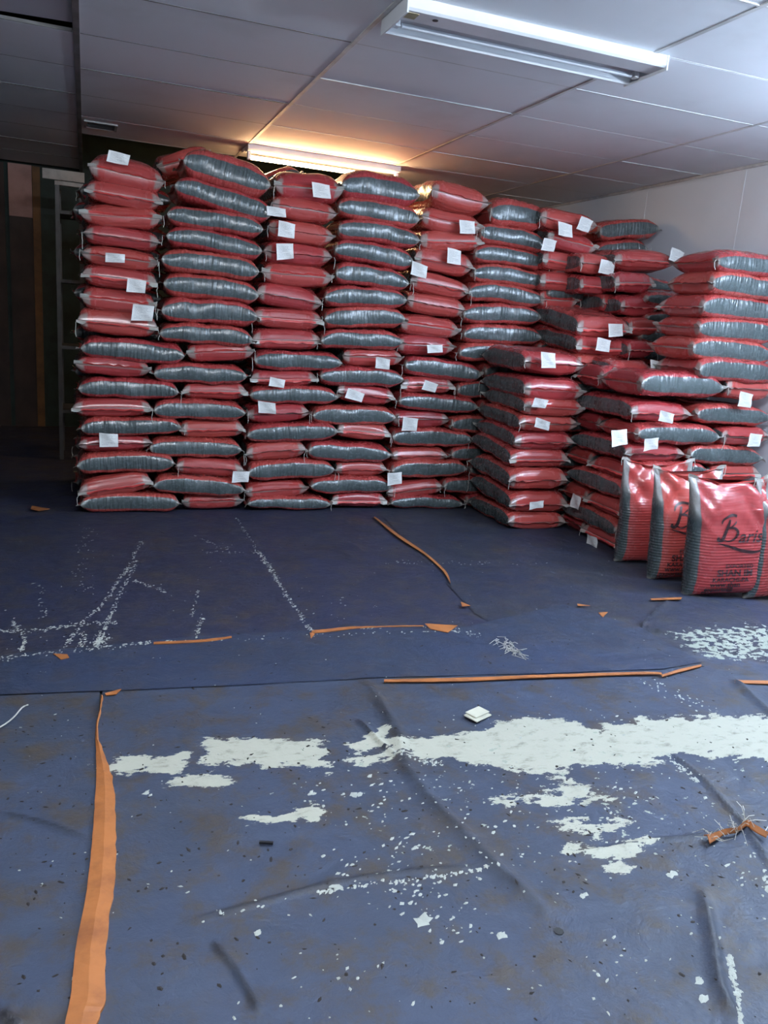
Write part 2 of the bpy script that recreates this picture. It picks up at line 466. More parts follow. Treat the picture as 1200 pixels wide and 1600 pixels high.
class Bag:
    """lying or upright sack; x = length, y = width, z = thickness"""

    def __init__(s, L, W, T, seed, droop=0.0, upright=False, puff=0.0):
        s.L, s.W, s.T, s.seed, s.droop, s.up, s.puff = L, W, T, seed, droop, upright, puff; s.Tc = None
        s.o = Vector((seed * 7.13 % 50, seed * 3.7 % 41, seed * 1.9 % 37))
        r = random.Random(seed); s.asym = r.uniform(-.12, .12); s.bend = r.uniform(-.006, .006)

    def h(s, u):
        if s.up:
            if u < -.2: return max(.05, (1 - abs((u + .2) / .8) ** 5) ** .5)
            if u < .05: return 1
            return max(.05, 1 - ((u - .05) / .95) ** 1.25 * .97)
        return max(.05, (1 - abs(u) ** (5.0)) ** .55)

    def pt(s, u, th):
        c, q = math.cos(th), math.sin(th)
        h = s.h(u); k = 1 + .07 * (1 - h) - .02 * (1 - abs(u) ** 2)
        y = math.copysign(abs(c) ** NEXP, c) * s.W / 2 * k
        e = NEXP + (.12 if s.puff else 0)
        z = math.copysign(abs(q) ** e, q) * s.T / 2 * h * (1 + s.asym * u * .5)
        yy = min(1, abs(y) / (s.W / 2))
        x = s.L / 2 * u
        x *= 1 - .045 * (1 - yy ** 2) * abs(u) ** 8
        if s.Tc: lim = s.Tc / 2; z = z / (1 + abs(z / lim) ** 7) ** (1 / 7)
        p = Vector((x, y, z))
        n = Vector((0, c / s.W, q / s.T)).normalized()
        if s.up:
            rib = math.sin((x + .012 * noise.noise(Vector((y * 5, z * 5, s.seed)))) * 2 * math.pi / .0185)
            lo = min(1, max(0, (.25 - u) / .25)) * min(1, (1 + u) * 8)
            amp = .0016 * lo * (.6 + .5 * abs(c) ** .5)
            p += n * rib * amp
            hi = min(1, max(0, (u - .0) / .45)) * (1.1 - h * .3)
            a1 = y * 26 - x * 20; a2 = -y * 22 - x * 17
            f = noise.noise(Vector((a1 * .42, (y + x) * 2.2, 3.1 + s.seed))) + .8 * noise.noise(Vector((a2 * .42, (y - x) * 2.2, 9.4 + s.seed)))
            p += Vector((0, 0, math.copysign(1, q))) * f * .036 * hi * (1 - abs(c) ** 6)
            p += Vector((0, 0, 1)) * noise.noise(Vector((x * 3, y * 4, s.seed * 1.7))) * .02 * hi
            if u > .5: p.x -= .035 * ((u - .5) / .5) ** 2 * (1 - yy ** 2) + .012 * noise.noise(Vector((y * 9, 0, s.seed)))
            p += n * .006 * noise.noise(Vector((x * 6, y * 6, z * 6)) + s.o)
        else:
            p.z -= s.droop * u * u
            p.z += s.bend * u + .011 * noise.noise(Vector((x * 3.0, y * 2.5, 0)) + s.o)
            p += n * (.015 * noise.noise(Vector((x * 8, y * 8, z * 8)) + s.o) * h)
            p += n * (.0040 * noise.noise(Vector((x * 38, y * 10, z * 10)) + s.o) * h)
        return p

    def th_at(s, y, u, side=1):
        k = 1 + .07 * (1 - s.h(u)) - .02 * (1 - u * u)
        t = min(.999, abs(y) / (s.W / 2 * k)); c = math.copysign(t ** (1 / NEXP), y)
        return side * math.acos(c)

    def mesh(s, nu, nt, mat):
        v = []; cc = []; uvs = []
        us = [math.sin((i / nu - .5) * math.pi * .86) / math.sin(.43 * math.pi) for i in range(nu + 1)]
        if s.up: us = [-1 + 2 * i / nu for i in range(nu + 1)]
        for u in us:
            for j in range(nt):
                th = 2 * math.pi * j / nt
                v.append(s.pt(u, th))
                d = abs(math.atan2(abs(math.sin(th)), abs(math.cos(th)))) / (math.pi / 2)
                cc.append((d, abs(u), u)); uvs.append((u * s.L / 2, math.sin(th) * (s.T * .5 + s.W * .35)))
        f = []
        for i in range(nu):
            for j in range(nt):
                j2 = (j + 1) % nt; f.append((i * nt + j, (i + 1) * nt + j, (i + 1) * nt + j2, i * nt + j2))
        f.append(tuple(range(nt))); f.append(tuple(nu * nt + nt - 1 - j for j in range(nt)))
        me = mesh('sack', v, f, mat, True)
        at = me.attributes.new('bagc', 'FLOAT_VECTOR', 'POINT'); at.data.foreach_set('vector', np.array(cc, dtype=np.float32).ravel())
        uv = me.uv_layers.new(name='uvm'); li = np.zeros(len(me.loops), dtype=np.int32); me.loops.foreach_get('vertex_index', li)
        uv.data.foreach_set('uv', np.array(uvs, dtype=np.float32)[li].ravel())
        return me

    def seam(s, end, rnd, parent, width=.030):
        curl = rnd.uniform(-1.0, .9); v = []; cc = []; f = []; N = 14
        if s.up: curl = rnd.uniform(-.3, .3)
        for i in range(N + 1):
            y = -1.03 + 2.06 * i / N
            b0 = s.pt(end, s.th_at(y * s.W / 2 * .99 * 1.06, end, 1)); b1 = s.pt(end, s.th_at(y * s.W / 2 * .99 * 1.06, end, -1)); b = (b0 + b1) / 2
            b.x -= end * .006; b.y = y * s.W / 2 * 1.06
            wv = rnd.uniform(-.3, .3); wd = width * (1.25 if abs(y) > .85 else 1) * rnd.uniform(.85, 1.1)
            for q in range(3):
                t = q / 2; a = curl * t + wv * t
                v.append(b + Vector((end * wd * t * math.cos(a), 0, wd * t * math.sin(a)))); cc.append((abs(y) / 1.03, t, 0))
        for i in range(N):
            for q in range(2): a = i * 3 + q; f.append((a, a + 1, a + 4, a + 3))
        me = mesh('seam', v, f, M_SEAM, True); at = me.attributes.new('bagc', 'FLOAT_VECTOR', 'POINT')
        at.data.foreach_set('vector', np.array(cc, dtype=np.float32).ravel())
        link('seam', me, None, parent)
        return v

    def thread(s, p, rnd, parent, down, ln=None):
        ln = ln or rnd.uniform(.05, .12); pts = []; a = Vector((rnd.uniform(-.2, .2), rnd.uniform(-.2, .2), 0))
        for i in range(5):
            t = i / 4; pts.append(p + down * ln * t * (.9 if t > .2 else 1) + a * ln * t * (1 - t) * 2 + Vector((rnd.uniform(-1, 1), rnd.uniform(-1, 1), 0)) * .004)
        MB().tube(pts, .0021, 4).build('thread', M_THREAD, parent)


def add_paper(parent, loc, right, upv, rnd, w=.135, h=.105):
    """paper tag hanging in front of a sack face; world frame, then made local to the sack"""
    nrm = right.cross(upv).normalized(); v = []; uv = []; f = []; N = 5
    rl = rnd.uniform(-.25, .18); c, q = math.cos(rl), math.sin(rl); R_ = right * c + upv * q; U_ = upv * c - right * q
    b1, b2 = rnd.uniform(-.25, .25), rnd.uniform(-.2, .3); w *= rnd.uniform(.85, 1.08); h *= rnd.uniform(.8, 1.1); sk = rnd.uniform(-.12, .12)
    if rnd.random() < .3: h *= .65
    for i in range(N + 1):
        for j in range(N + 1):
            x = i / N - .5; y = j / N - .5
            z = .035 * (b1 * x * x * 4 + b2 * y * abs(y) * 4) + .006 * math.sin(x * 7 + y * 4)
            v.append(loc + R_ * w * (x + sk * y) + U_ * h * (y - .1 * x * y) + nrm * z); uv.append((i / N, j / N))
    for i in range(N):
        for j in range(N): a = i * (N + 1) + j; f.append((a, a + N + 1, a + N + 2, a + 1))
    inv = parent.matrix_world.inverted(); v = [inv @ p for p in v]
    me = mesh('paper_tag', v, f, M_PAPER, True); ul = me.uv_layers.new(name='uvm')
    li = np.zeros(len(me.loops), dtype=np.int32); me.loops.foreach_get('vertex_index', li)
    ul.data.foreach_set('uv', np.array(uv, dtype=np.float32)[li].ravel())
    o = link('paper_tag', me, None, parent); o['label'] = 'white paper tag sewn to the sack end'
    return o


BAGS = []      # (object, face centre in pixels, plane, right, up)
LBL = set(); SEED = [1]
DOWN = Vector((0, 0, -1))


def place(kind, PL, PR, T, n, label, group, px, W=.46, L=.70, droop=None, res=(40, 28)):
    """kind G: long side on the face line PL-PR; R: sewn end on it. n = horizontal direction into the pile"""
    SEED[0] += 1; seed = SEED[0]; rnd = random.Random(seed * 13)
    t = (PR - PL); ln = t.length; t.normalize(); z = (n.cross(-t)) if n.cross(-t).z > 0 else n.cross(t)
    z.normalize(); nn = n - t * n.dot(t); nn.normalize()
    if droop is None: droop = .012
    if kind == 'G':
        X = t; L = ln * .955; Wd = W; ctr = (PL + PR) / 2 + nn * Wd / 2
    else:
        X = nn; Wd = ln * .93; ctr = (PL + PR) / 2 + nn * (L / 2 + .02)
    Y = z.cross(X)
    bag = Bag(L, Wd, T, seed, droop if kind == 'G' else droop * .5, False)
    if T < .19: bag.Tc = T * 1.02; bag.T = T * 1.38
    me = bag.mesh(res[0], res[1], M_BAG); o = link('sack', me)
    ctr = ctr + Vector((0, 0, droop * .4))
    o.matrix_world = Matrix(((X.x, Y.x, z.x, ctr.x), (X.y, Y.y, z.y, ctr.y), (X.z, Y.z, z.z, ctr.z), (0, 0, 0, 1)))
    assert label not in LBL, label
    LBL.add(label); tag(o, label, 'sack', group)
    dl = o.matrix_world.to_3x3().inverted() @ DOWN
    for e in (-1, 1):
        if kind == 'R' and e == 1: continue
        v = bag.seam(e, rnd, o)
        front = [v[2], v[-1]] if kind == 'R' else [v[2] if (Y.dot(n) > 0) else v[-1]]
        for p in front:
            if rnd.random() < .45: bag.thread(p, rnd, o, dl)
    r_ = t.copy(); u_ = Vector((0, 0, 1)) - r_ * r_.z; u_.normalize()
    BAGS.append((o, px, ctr, r_, u_, nn, (PL + PR) / 2))
    return o


ORD = ['bottom', 'second', 'third', 'fourth', 'fifth', 'sixth', 'seventh', 'eighth', 'ninth', 'tenth', 'eleventh', 'twelfth', 'thirteenth',
       'fourteenth', 'fifteenth', 'sixteenth', 'seventeenth', 'eighteenth']

K1 = [('R', 138, 256, 258, 283), ('R', 132, 295, 254, 313), ('R', 124, 334, 252, 343), ('R', 129, 364, 250, 377), ('R', 126, 394, 248, 411), ('R', 127, 428, 246, 442),
      ('R', 126, 463, 245, 477), ('R', 120, 500, 247, 512), ('G', 122, 541, 292, 555), ('R', 116, 569, 236, 579), ('G', 118, 605, 283, 612),
      ('R', 112, 636, 238, 638), ('G', 122, 668, 287, 668), ('R', 120, 698, 240, 695), ('G', 116, 728, 276, 723), ('R', 122, 770, 238, 752), ('G', 122, 794, 284, 791)]
K2 = [('G', 284, 246, 426, 290), ('G', 270, 285, 428, 336), ('G', 257, 331, 414, 359), ('G', 256, 366, 413, 389), ('G', 248, 401, 408, 424), ('G', 252, 437, 408, 462),
      ('G', 248, 480, 406, 495), ('G', 245, 519, 398, 529), ('R', 292, 553, 397, 549), ('G', 236, 583, 388, 587), ('R', 284, 612, 387, 612), ('G', 236, 641, 386, 643),
      ('R', 281, 673, 384, 672), ('G', 230, 700, 381, 702), ('R', 273, 729, 382, 733), ('G', 236, 758, 384, 763), ('R', 285, 791, 380, 788)]
K3 = [('R', 430, 287, 538, 297), ('R', 425, 319, 528, 336), ('R', 419, 354, 524, 371), ('R', 412, 391, 521, 402), ('R', 410, 423, 522, 434), ('R', 402, 456, 506, 474),
      ('R', 397, 495, 507, 503), ('R', 394, 529, 504, 532), ('G', 394, 562, 538, 567), ('R', 392, 591, 498, 592), ('G', 387, 617, 532, 620), ('R', 385, 650, 486, 645),
      ('G', 382, 680, 530, 673), ('R', 384, 710, 479, 703), ('G', 384, 737, 526, 734), ('R', 383, 772, 483, 764), ('G', 383, 791, 518, 788)]
K4 = [('G', 531, 284, 658, 303), ('G', 526, 319, 658, 342), ('G', 526, 352, 658, 375), ('G', 520, 387, 648, 409), ('G', 521, 424, 641, 441), ('G', 504, 462, 638, 468),
      ('G', 504, 496, 636, 498), ('G', 497, 530, 631, 533), ('R', 536, 557, 631, 560), ('G', 496, 587, 633, 592), ('R', 528, 611, 618, 622), ('G', 486, 648, 621, 653),
      ('R', 528, 673, 611, 679), ('G', 478, 704, 613, 712), ('R', 526, 734, 608, 734), ('G', 482, 758, 613, 761), ('R', 518, 786, 604, 787)]
K5 = [('R', 676, 296, 768, 318), ('R', 661, 335, 757, 356), ('R', 658, 374, 757, 378), ('R', 648, 402, 741, 417), ('R', 642, 436, 735, 456), ('R', 636, 469, 730, 486),
      ('R', 627, 503, 720, 517), ('R', 622, 539, 714, 543), ('G', 629, 570, 753, 584), ('R', 627, 601, 711, 605), ('G', 619, 624, 748, 636), ('R', 614, 654, 704, 656),
      ('G', 610, 683, 741, 687), ('R', 611, 712, 701, 712), ('G', 608, 733, 731, 733), ('R', 604, 771, 694, 761), ('G', 606, 788, 724, 786)]
K6 = [('G', 764, 330, 858, 342), ('G', 748, 362, 856, 380), ('G', 740, 393, 858, 409), ('G', 736, 424, 853, 438), ('G', 728, 454, 849, 466), ('G', 720, 488, 848, 494),
      ('G', 720, 520, 847, 526), ('G', 714, 550, 828, 552), ('G', 754, 580, 872, 580), ('G', 712, 607, 830, 612), ('G', 750, 636, 870, 636), ('G', 702, 662, 820, 663),
      ('G', 742, 686, 860, 690), ('G', 702, 710, 820, 710), ('G', 732, 734, 850, 734), ('G', 690, 760, 810, 760), ('G', 726, 785, 840, 784)]
NAMES = ['leftmost', 'second', 'third', 'fourth', 'fifth', 'sixth']


def column(K, ci, Yf):
    n = len(K)
    pts = []
    for (k, a, b, c, d) in K: pts.append((onY(a, b, Yf(a)), onY(c, d, Yf(a))))
    zc = [(p.z + q.z) / 2 for p, q in pts]
    # the lowest sack sits on the floor, the others on one another
    for i, (k, a, b, c, d) in enumerate(K):
        if i == 0: T = (zc[0] - zc[1]) * 1.12
        elif i == n - 1: T = (zc[i - 1] - zc[i]) * .96
        else: T = (zc[i - 1] - zc[i + 1]) / 2 * 1.03
        T = max(.11, min(.185, T)) if i else min(.25, T * [1.7, 1.3, 1.5, 1.3, 1.5, 1.25][ci])
        p, q = pts[i]
        if i == n - 1:
            dz_ = T / 2 + .004 - zc[i]; p = Vector((p.x, p.y, T / 2 + .008)); q = Vector((q.x, q.y, T / 2 + .008))
        jit = random.uniform(-.018, .012)
        p = Vector((p.x, p.y + jit, p.z)); q = Vector((q.x, q.y + jit + random.uniform(-.01, .01), q.z))
        lay = n - 1 - i
        which = ORD[lay] + ' layer' if i else 'top'
        if k == 'G': lb = 'sack lying lengthwise with grey side out, %s of the %s column' % (which, NAMES[ci])
        else: lb = 'sack with red sewn end out, %s of the %s column' % (which, NAMES[ci])
        if ci: lb = lb + ' from the left'
        place(k, p, q, T, Vector((0, 1, 0)), lb, 'sacks in the long pile', ((a + c) / 2, (b + d) / 2), droop=(.020 if i < 8 else .008))


YF = lambda x: 5.985 + .00012 * (x - 120)
for ci, K in enumerate((K1, K2, K3, K4, K5, K6)): column(K, ci, YF)

# seventh column, partly behind the corner stack
K7 = [('R', 846, 336, 936, 352, 5.95), ('R', 858, 368, 936, 388, 5.95), ('R', 850, 402, 925, 416, 5.95), ('R', 846, 436, 920, 444, 5.95), ('R', 846, 466, 905, 470, 6.0)]
zz = []
for i, (k, a, b, c, d, Y) in enumerate(K7):
    place(k, onY(a, b, Y), onY(c, d, Y), .165 if i else .18, Vector((0, 1, 0)),
          'sack with red sewn end out, %s from the top of the seventh column' % (['first', 'second', 'third', 'fourth', 'fifth'][i]), 'sacks in the long pile', ((a + c) / 2, (b + d) / 2))

# sacks seen over and between the columns, a row further back
BK = [('G', 934, 360, 1032, 357, 6.3, .17, 'dark grey sack alone on top of the pile against the right wall'),
      ('G', 932, 392, 1012, 388, 6.3, .16, 'grey sack just under the dark one against the right wall'),
      ('R', 962, 405, 1062, 410, 5.65, .19, 'long red sack level with the top of the right-hand pile, no grey showing'),
      ('R', 908, 408, 962, 416, 5.75, .16, 'red sack hanging over a gap beside the seventh column, white tag'),
      ('R', 908, 444, 956, 446, 5.75, .15, 'dim red sack in the gap right of the seventh column, second down'),
      ('R', 963, 442, 1026, 444, 5.55, .16, 'red sack wedged behind the second sack of the right-hand pile'),
      ('R', 944, 473, 976, 476, 5.70, .15, 'dim red sack deep in the gap above the folded corner sacks'),
      ('R', 972, 478, 1034, 480, 5.50, .16, 'red sack wedged behind the third sack of the right-hand pile'),
      ('R', 985, 512, 1034, 512, 5.45, .15, 'red sack wedged behind the fourth sack of the right-hand pile'),
      ('R', 984, 547, 1026, 548, 5.35, .15, 'red sack wedged behind the fifth sack of the right-hand pile'),
      ('R', 958, 578, 1024, 582, 5.15, .15, 'slumped red sack with torn corner behind the sixth sack of the right-hand pile'),
      ('R', 246, 262, 330, 240, 6.55, .17, 'red sack end sticking up behind the second column top'),
      ('G', 396, 297, 470, 270, 6.75, .17, 'sack lit orange by the tube light behind the third column'),
      ('R', 654, 310, 700, 302, 6.6, .15, 'pale sack corner showing behind the fifth column top')]
for (k, a, b, c, d, Y, T, lb) in BK:
    place(k, onY(a, b, Y), onY(c, d, Y), T, Vector((0, 1, 0)), lb, 'sacks lying a row further back', ((a + c) / 2, (b + d) / 2) if a != 962 else (1056, 401), L=.62)
# rows further back, glimpsed in the gaps: one mesh, many sacks
def filler(x0, x1, Y, n, label, group, first=0, step=.149):
    f0 = None
    for i in range(first, n):
        z = .08 + i * step; w = x1 - x0; dx = random.uniform(-.03, .03)
        if f0 is None:
            bg = Bag(w, .44, .152, 900 + int(x0 * 100) + int(Y * 10), .012); f0 = link('sack', bg.mesh(22, 18, M_BAG)); o = f0
        else: o = f0.copy(); COL.objects.link(o)
        o.location = ((x0 + x1) / 2 + dx, Y + .22, z); lb = label + ', %s layer' % ORD[i]; assert lb not in LBL, lb; LBL.add(lb); tag(o, lb, 'sack', group)


for x0, cn in ((.62, 'second'), (1.36, 'third'), (2.10, 'fourth'), (2.84, 'fifth'), (3.58, 'seventh')):
    filler(x0, x0 + .73, 6.80 if x0 < 3.5 else 6.5, 15, 'dim sack in the row behind the %s column of the long pile' % cn, 'sacks hidden behind the long pile')
filler(3.52, 4.20, 5.50, 8, 'dim sack wedged right behind the corner of the right-hand pile', 'sacks filling the corner behind')
filler(4.22, 4.90, 5.50, 13, 'dim sack against the right wall behind the right-hand pile', 'sacks filling the corner behind')
filler(3.60, 4.28, 6.02, 14, 'dim sack deep in the gap beyond the seventh column', 'sacks filling the corner behind')
filler(4.22, 4.90, 6.02, 14, 'dim sack in the far corner against the right wall', 'sacks filling the corner behind')
# second row behind the left end
for i in range(16):
    z = .075 + i * .149; x = -.10 + (i % 2) * .05
    place('G', Vector((x, 6.78, z)), Vector((x + .70, 6.78, z)), .15, Vector((0, 1, 0)),
          'shadowed sack in the row behind the leftmost column, %s layer' % ORD[i], 'sacks in the row behind the left end', (-999, -999), res=(24, 20))


def corner(axis, cx, cyy, z, dzx, T, label, group, px, L=.70, W=.46, slope=0.0, res=(40, 28)):
    """sack whose two faces show at a pile corner (cx, cyy): axis Y = long side facing left, X = long side facing the room"""
    if axis == 'Y':
        p = Vector((cx, cyy + L, z + slope)); q = Vector((cx, cyy, z))
        return place('G', p, q, T, Vector((1, 0, 0)), label, group, px, W=W, res=res)
    p = Vector((cx, cyy, z)); q = Vector((cx + L, cyy, z + slope))
    return place('G', p, q, T, Vector((0, 1, 0)), label, group, px, W=W, res=res)


# short corner stack (nine sacks)
B1 = [(822, 566), (820, 606), (820, 634), (814, 662), (806, 690), (800, 717), (796, 750), (798, 788), (796, 820)]
zs = [onY(x, y, 5.32) for (x, y) in B1]
for i, p in enumerate(zs):
    lay = len(zs) - 1 - i
    T = .15 if i in (0, 8) else max(.125, min(.17, (zs[i - 1].z - zs[i + 1].z) / 2 * 1.05))
    if i == 0: T = .17
    z = p.z if i < 8 else .075
    o = corner('Y', p.x, 5.30 + random.uniform(-.02, .02), z, 0, T, 'sack with grey side left and red end forward, %s of the short corner stack' % (ORD[lay] + ' layer' if i else 'top'),
               'sacks in the short corner stack', (855, B1[i][1] + 4), W=.50, slope=[.02, .0, .02, .03, .04, .05, .03, .06, .0][i], L=.73, res=(44, 36))

# right-hand pile, lower part: nine layers, alternating direction
RZ = [1.235, 1.035, .885, .735, .600, .460, .315, .170, .075]
for i, z in enumerate(RZ):
    lay = 8 - i; T = .15; ww = ORD[lay]
    if i == 0: T = .18
    fx = 3.60 + random.uniform(-.015, .02); fy = 4.66 + random.uniform(-.02, .02)
    g = 'sacks in the lower right-hand pile'
    if i % 2 == 0:     # corner sack lies along X, its end faces left
        corner('X', fx, fy, z, 0, T, 'sack with grey side forward at the right-hand pile corner, %s layer' % ww, g, (1060, [608, 0, 683, 0, 736, 0, 790, 0, 860][i]), L=.76, W=.46)
        place('R', Vector((fx + .79, fy, z)), Vector((fx + 1.26, fy, z)), T, Vector((0, 1, 0)), 'sack with red end forward against the right wall, %s layer' % ww, g,
              (1165, [620, 0, 678, 0, 735, 0, 790, 0, 850][i]))
        place('R', Vector((fx + .02, fy + .84, z)), Vector((fx + .02, fy + .49, z)), T, Vector((1, 0, 0)),
              'sack with red end facing left behind the right-hand pile corner, %s layer' % ww, g, (905, [600, 0, 650, 0, 712, 0, 772, 0, 815][i]))
    else:
        corner('Y', fx, fy, z, 0, T, 'sack with grey side left at the right-hand pile corner, %s layer' % ww, g, (1030, [0, 650, 0, 705, 0, 760, 0, 830, 0][i]), L=.74, W=.50, slope=.01)
        corner('X', fx + .53, fy, z, 0, T, 'sack with grey side forward beside the right wall, %s layer' % ww, g, (1140, [0, 648, 0, 708, 0, 765, 0, 830, 0][i]), L=.72)
# upper part: six sacks, end facing left, grey side forward
UZ = [2.10, 1.955, 1.80, 1.65, 1.50, 1.36]; UX = [4.07, 4.06, 4.03, 4.03, 4.0, 4.06]
for i, z in enumerate(UZ):
    fy = 4.66 + random.uniform(-.02, .02)
    corner('X', UX[i], fy, z, 0, .17 if i else .19, 'sack with grey side forward high on the right-hand pile, %s from its top' % (['first', 'second', 'third', 'fourth', 'fifth', 'sixth'][i]),
           'sacks on the upper right-hand pile', (1075, [425, 440, 475, 508, 555, 586][i]), L=.78, W=.46, res=(44, 32))
# the folded pair behind the corner, and those under them
FB = [(905, 505, 'upper'), (896, 550, 'middle'), (905, 578, 'lower')]
for i, (x, y, w) in enumerate(FB):
    zq = [1.60, 1.45, 1.33][i]
    corner('Y', 3.58 + .01 * i, 5.44, zq, 0, .155 if i else .17, '%s of the sacks bent over the step between corner stack and right-hand pile' % w, 'sacks over the step',
           [(945, 500), (938, 545), (950, 580)][i], L=.74, W=.47, slope=[.10, .08, .02][i])

# ------------------------------------------------------------------ paper tags, at the sacks that carry them in the photograph
TAGS = [(185, 247), (180, 403), (213, 447), (223, 489), (170, 688), (502, 298), (432, 331), (448, 359), (445, 393), (433, 598), (417, 637), (598, 568), (555, 618), (680, 545), (730, 355),
        (710, 401), (655, 422), (672, 604), (640, 663), (883, 359), (914, 351), (905, 410), (949, 418), (857, 563), (844, 630), (848, 663), (838, 789), (1058, 400), (963, 516), (942, 539),
        (960, 573), (1042, 652), (1017, 694), (1165, 625), (1180, 688), (925, 848), (900, 784), (968, 684), (376, 745), (858, 383), (617, 748), (1028, 572)]
for (x, y) in TAGS:
    rnd = random.Random(x * 7 + y)
    best = min(BAGS, key=lambda b: ((b[1][0] - x) / 1.6) ** 2 + ((b[1][1] - y) * 1.3) ** 2 if abs(b[1][1] - y) < 40 else 1e9)
    o, px, ctr, r_, u_, nn, fc = best
    if abs(nn.x) > .5 and 'corner' in o['label'] and px[0] > 820 and ('short' in o['label'] or 'grey side left' in o['label']) or 'bent' in o['label']:
        loc = onY(x, y, (5.25 if x < 900 and y > 520 and 'short' in o['label'] else (5.38 if 'bent' in o['label'] else 4.60))); R_ = Vector((1, 0, 0))
    elif abs(nn.x) > .5: loc = onX(x, y, 3.54); R_ = Vector((0, -1, 0))
    else: loc = onY(x, y, fc.y - .035); R_ = Vector((1, 0, 0))
    add_paper(o, loc, R_, Vector((0, 0, 1)), rnd)


# ------------------------------------------------------------------ printing on sacks
def text_mesh(s, size, shear=0.0, extra=0.0):
    c = bpy.data.curves.new('t', 'FONT'); c.body = s; c.size = size; c.shear = shear; c.offset = extra; c.resolution_u = 3
    c.align_x = 'LEFT'
    o = bpy.data.objects.new('t', c); COL.objects.link(o)
    dg = bpy.context.evaluated_depsgraph_get(); me = bpy.data.meshes.new_from_object(o.evaluated_get(dg))
    bpy.data.objects.remove(o)
    bm = bmesh.new(); bm.from_mesh(me); bmesh.ops.triangulate(bm, faces=bm.faces)
    for _ in range(3):
        lg = [e for e in bm.edges if e.calc_length() > .008]
        if lg: bmesh.ops.subdivide_edges(bm, edges=lg, cuts=1); bmesh.ops.triangulate(bm, faces=bm.faces)
    v = [(p.co.x, p.co.y) for p in bm.verts]; f = [[q.index for q in fc.verts] for fc in bm.faces]
    bm.free(); bpy.data.meshes.remove(me)
    return v, f


def stroke_mesh(pts, wf):
    v = []; f = []
    n = len(pts)
    for i, (x, y) in enumerate(pts):
        a = pts[max(0, i - 1)]; b = pts[min(n - 1, i + 1)]; dx, dy = b[0] - a[0], b[1] - a[1]; l = math.hypot(dx, dy) or 1
        w = wf(i / (n - 1)); v += [(x - dy / l * w, y + dx / l * w), (x + dy / l * w, y - dx / l * w)]
    for i in range(n - 1): f.append([2 * i, 2 * i + 2, 2 * i + 3, 2 * i + 1])
    return v, f


def smooth(pts, n=30):
    out = []
    for i in range(len(pts) - 1):
        p0, p1, p2, p3 = pts[max(0, i - 1)], pts[i], pts[i + 1], pts[min(len(pts) - 1, i + 2)]
        k = max(3, n // (len(pts) - 1))
        for j in range(k):
            t = j / k
            out.append(tuple(.5 * (2 * p1[a] + (p2[a] - p0[a]) * t + (2 * p0[a] - 5 * p1[a] + 4 * p2[a] - p3[a]) * t * t + (3 * p1[a] - p0[a] - 3 * p2[a] + p3[a]) * t ** 3) for a in (0, 1)))
    out.append(pts[-1]); return out


def print_on(bag, o, vf, name, side, flip=1, off=.0028):
    """flat print coordinates (right, up) in metres, laid on the sack's broad face"""
    V = []
    for (s, t) in vf[0]:
        u = max(-.985, min(.985, t / (bag.L / 2))); th = bag.th_at(s * flip, u, side)
        p = bag.pt(u, th); p.z += off * side
        V.append(p)
    me = mesh(name, V, vf[1], M_INK); return link(name, me, None, o)


def shift(vf, dx, dy): return ([(x + dx, y + dy) for (x, y) in vf[0]], vf[1])


# logo: a script B drawn with strokes, the rest in slanted letters, a swoosh below
def logo(k=1.0):
    st = []
    stem = smooth([(.040, .100), (.030, .060), (.016, .020), (.004, .002), (-.012, .004), (-.010, .018)], 26)
    bow = smooth([(.004, .078), (.012, .100), (.045, .118), (.078, .112), (.080, .090), (.052, .068), (.036, .062), (.066, .058), (.084, .038), (.070, .010), (.040, -.004), (.016, .004)], 60)
    st.append(stroke_mesh(stem, lambda t: .0045 + .004 * math.sin(t * 3.1)))
    st.append(stroke_mesh(bow, lambda t: .0022 + .0042 * abs(math.sin(t * 6.6))))
    st.append(stroke_mesh(smooth([(-.012, -.012), (.05, -.030), (.12, -.052), (.18, -.058), (.235, -.050)], 30), lambda t: .0015 + .006 * math.sin(t * 2.9)))
    tx = text_mesh('aris', .085, .32, .0008); st.append(shift(tx, .086, -.010))
    return [([(x * k, y * k) for (x, y) in v], f) for (v, f) in st]


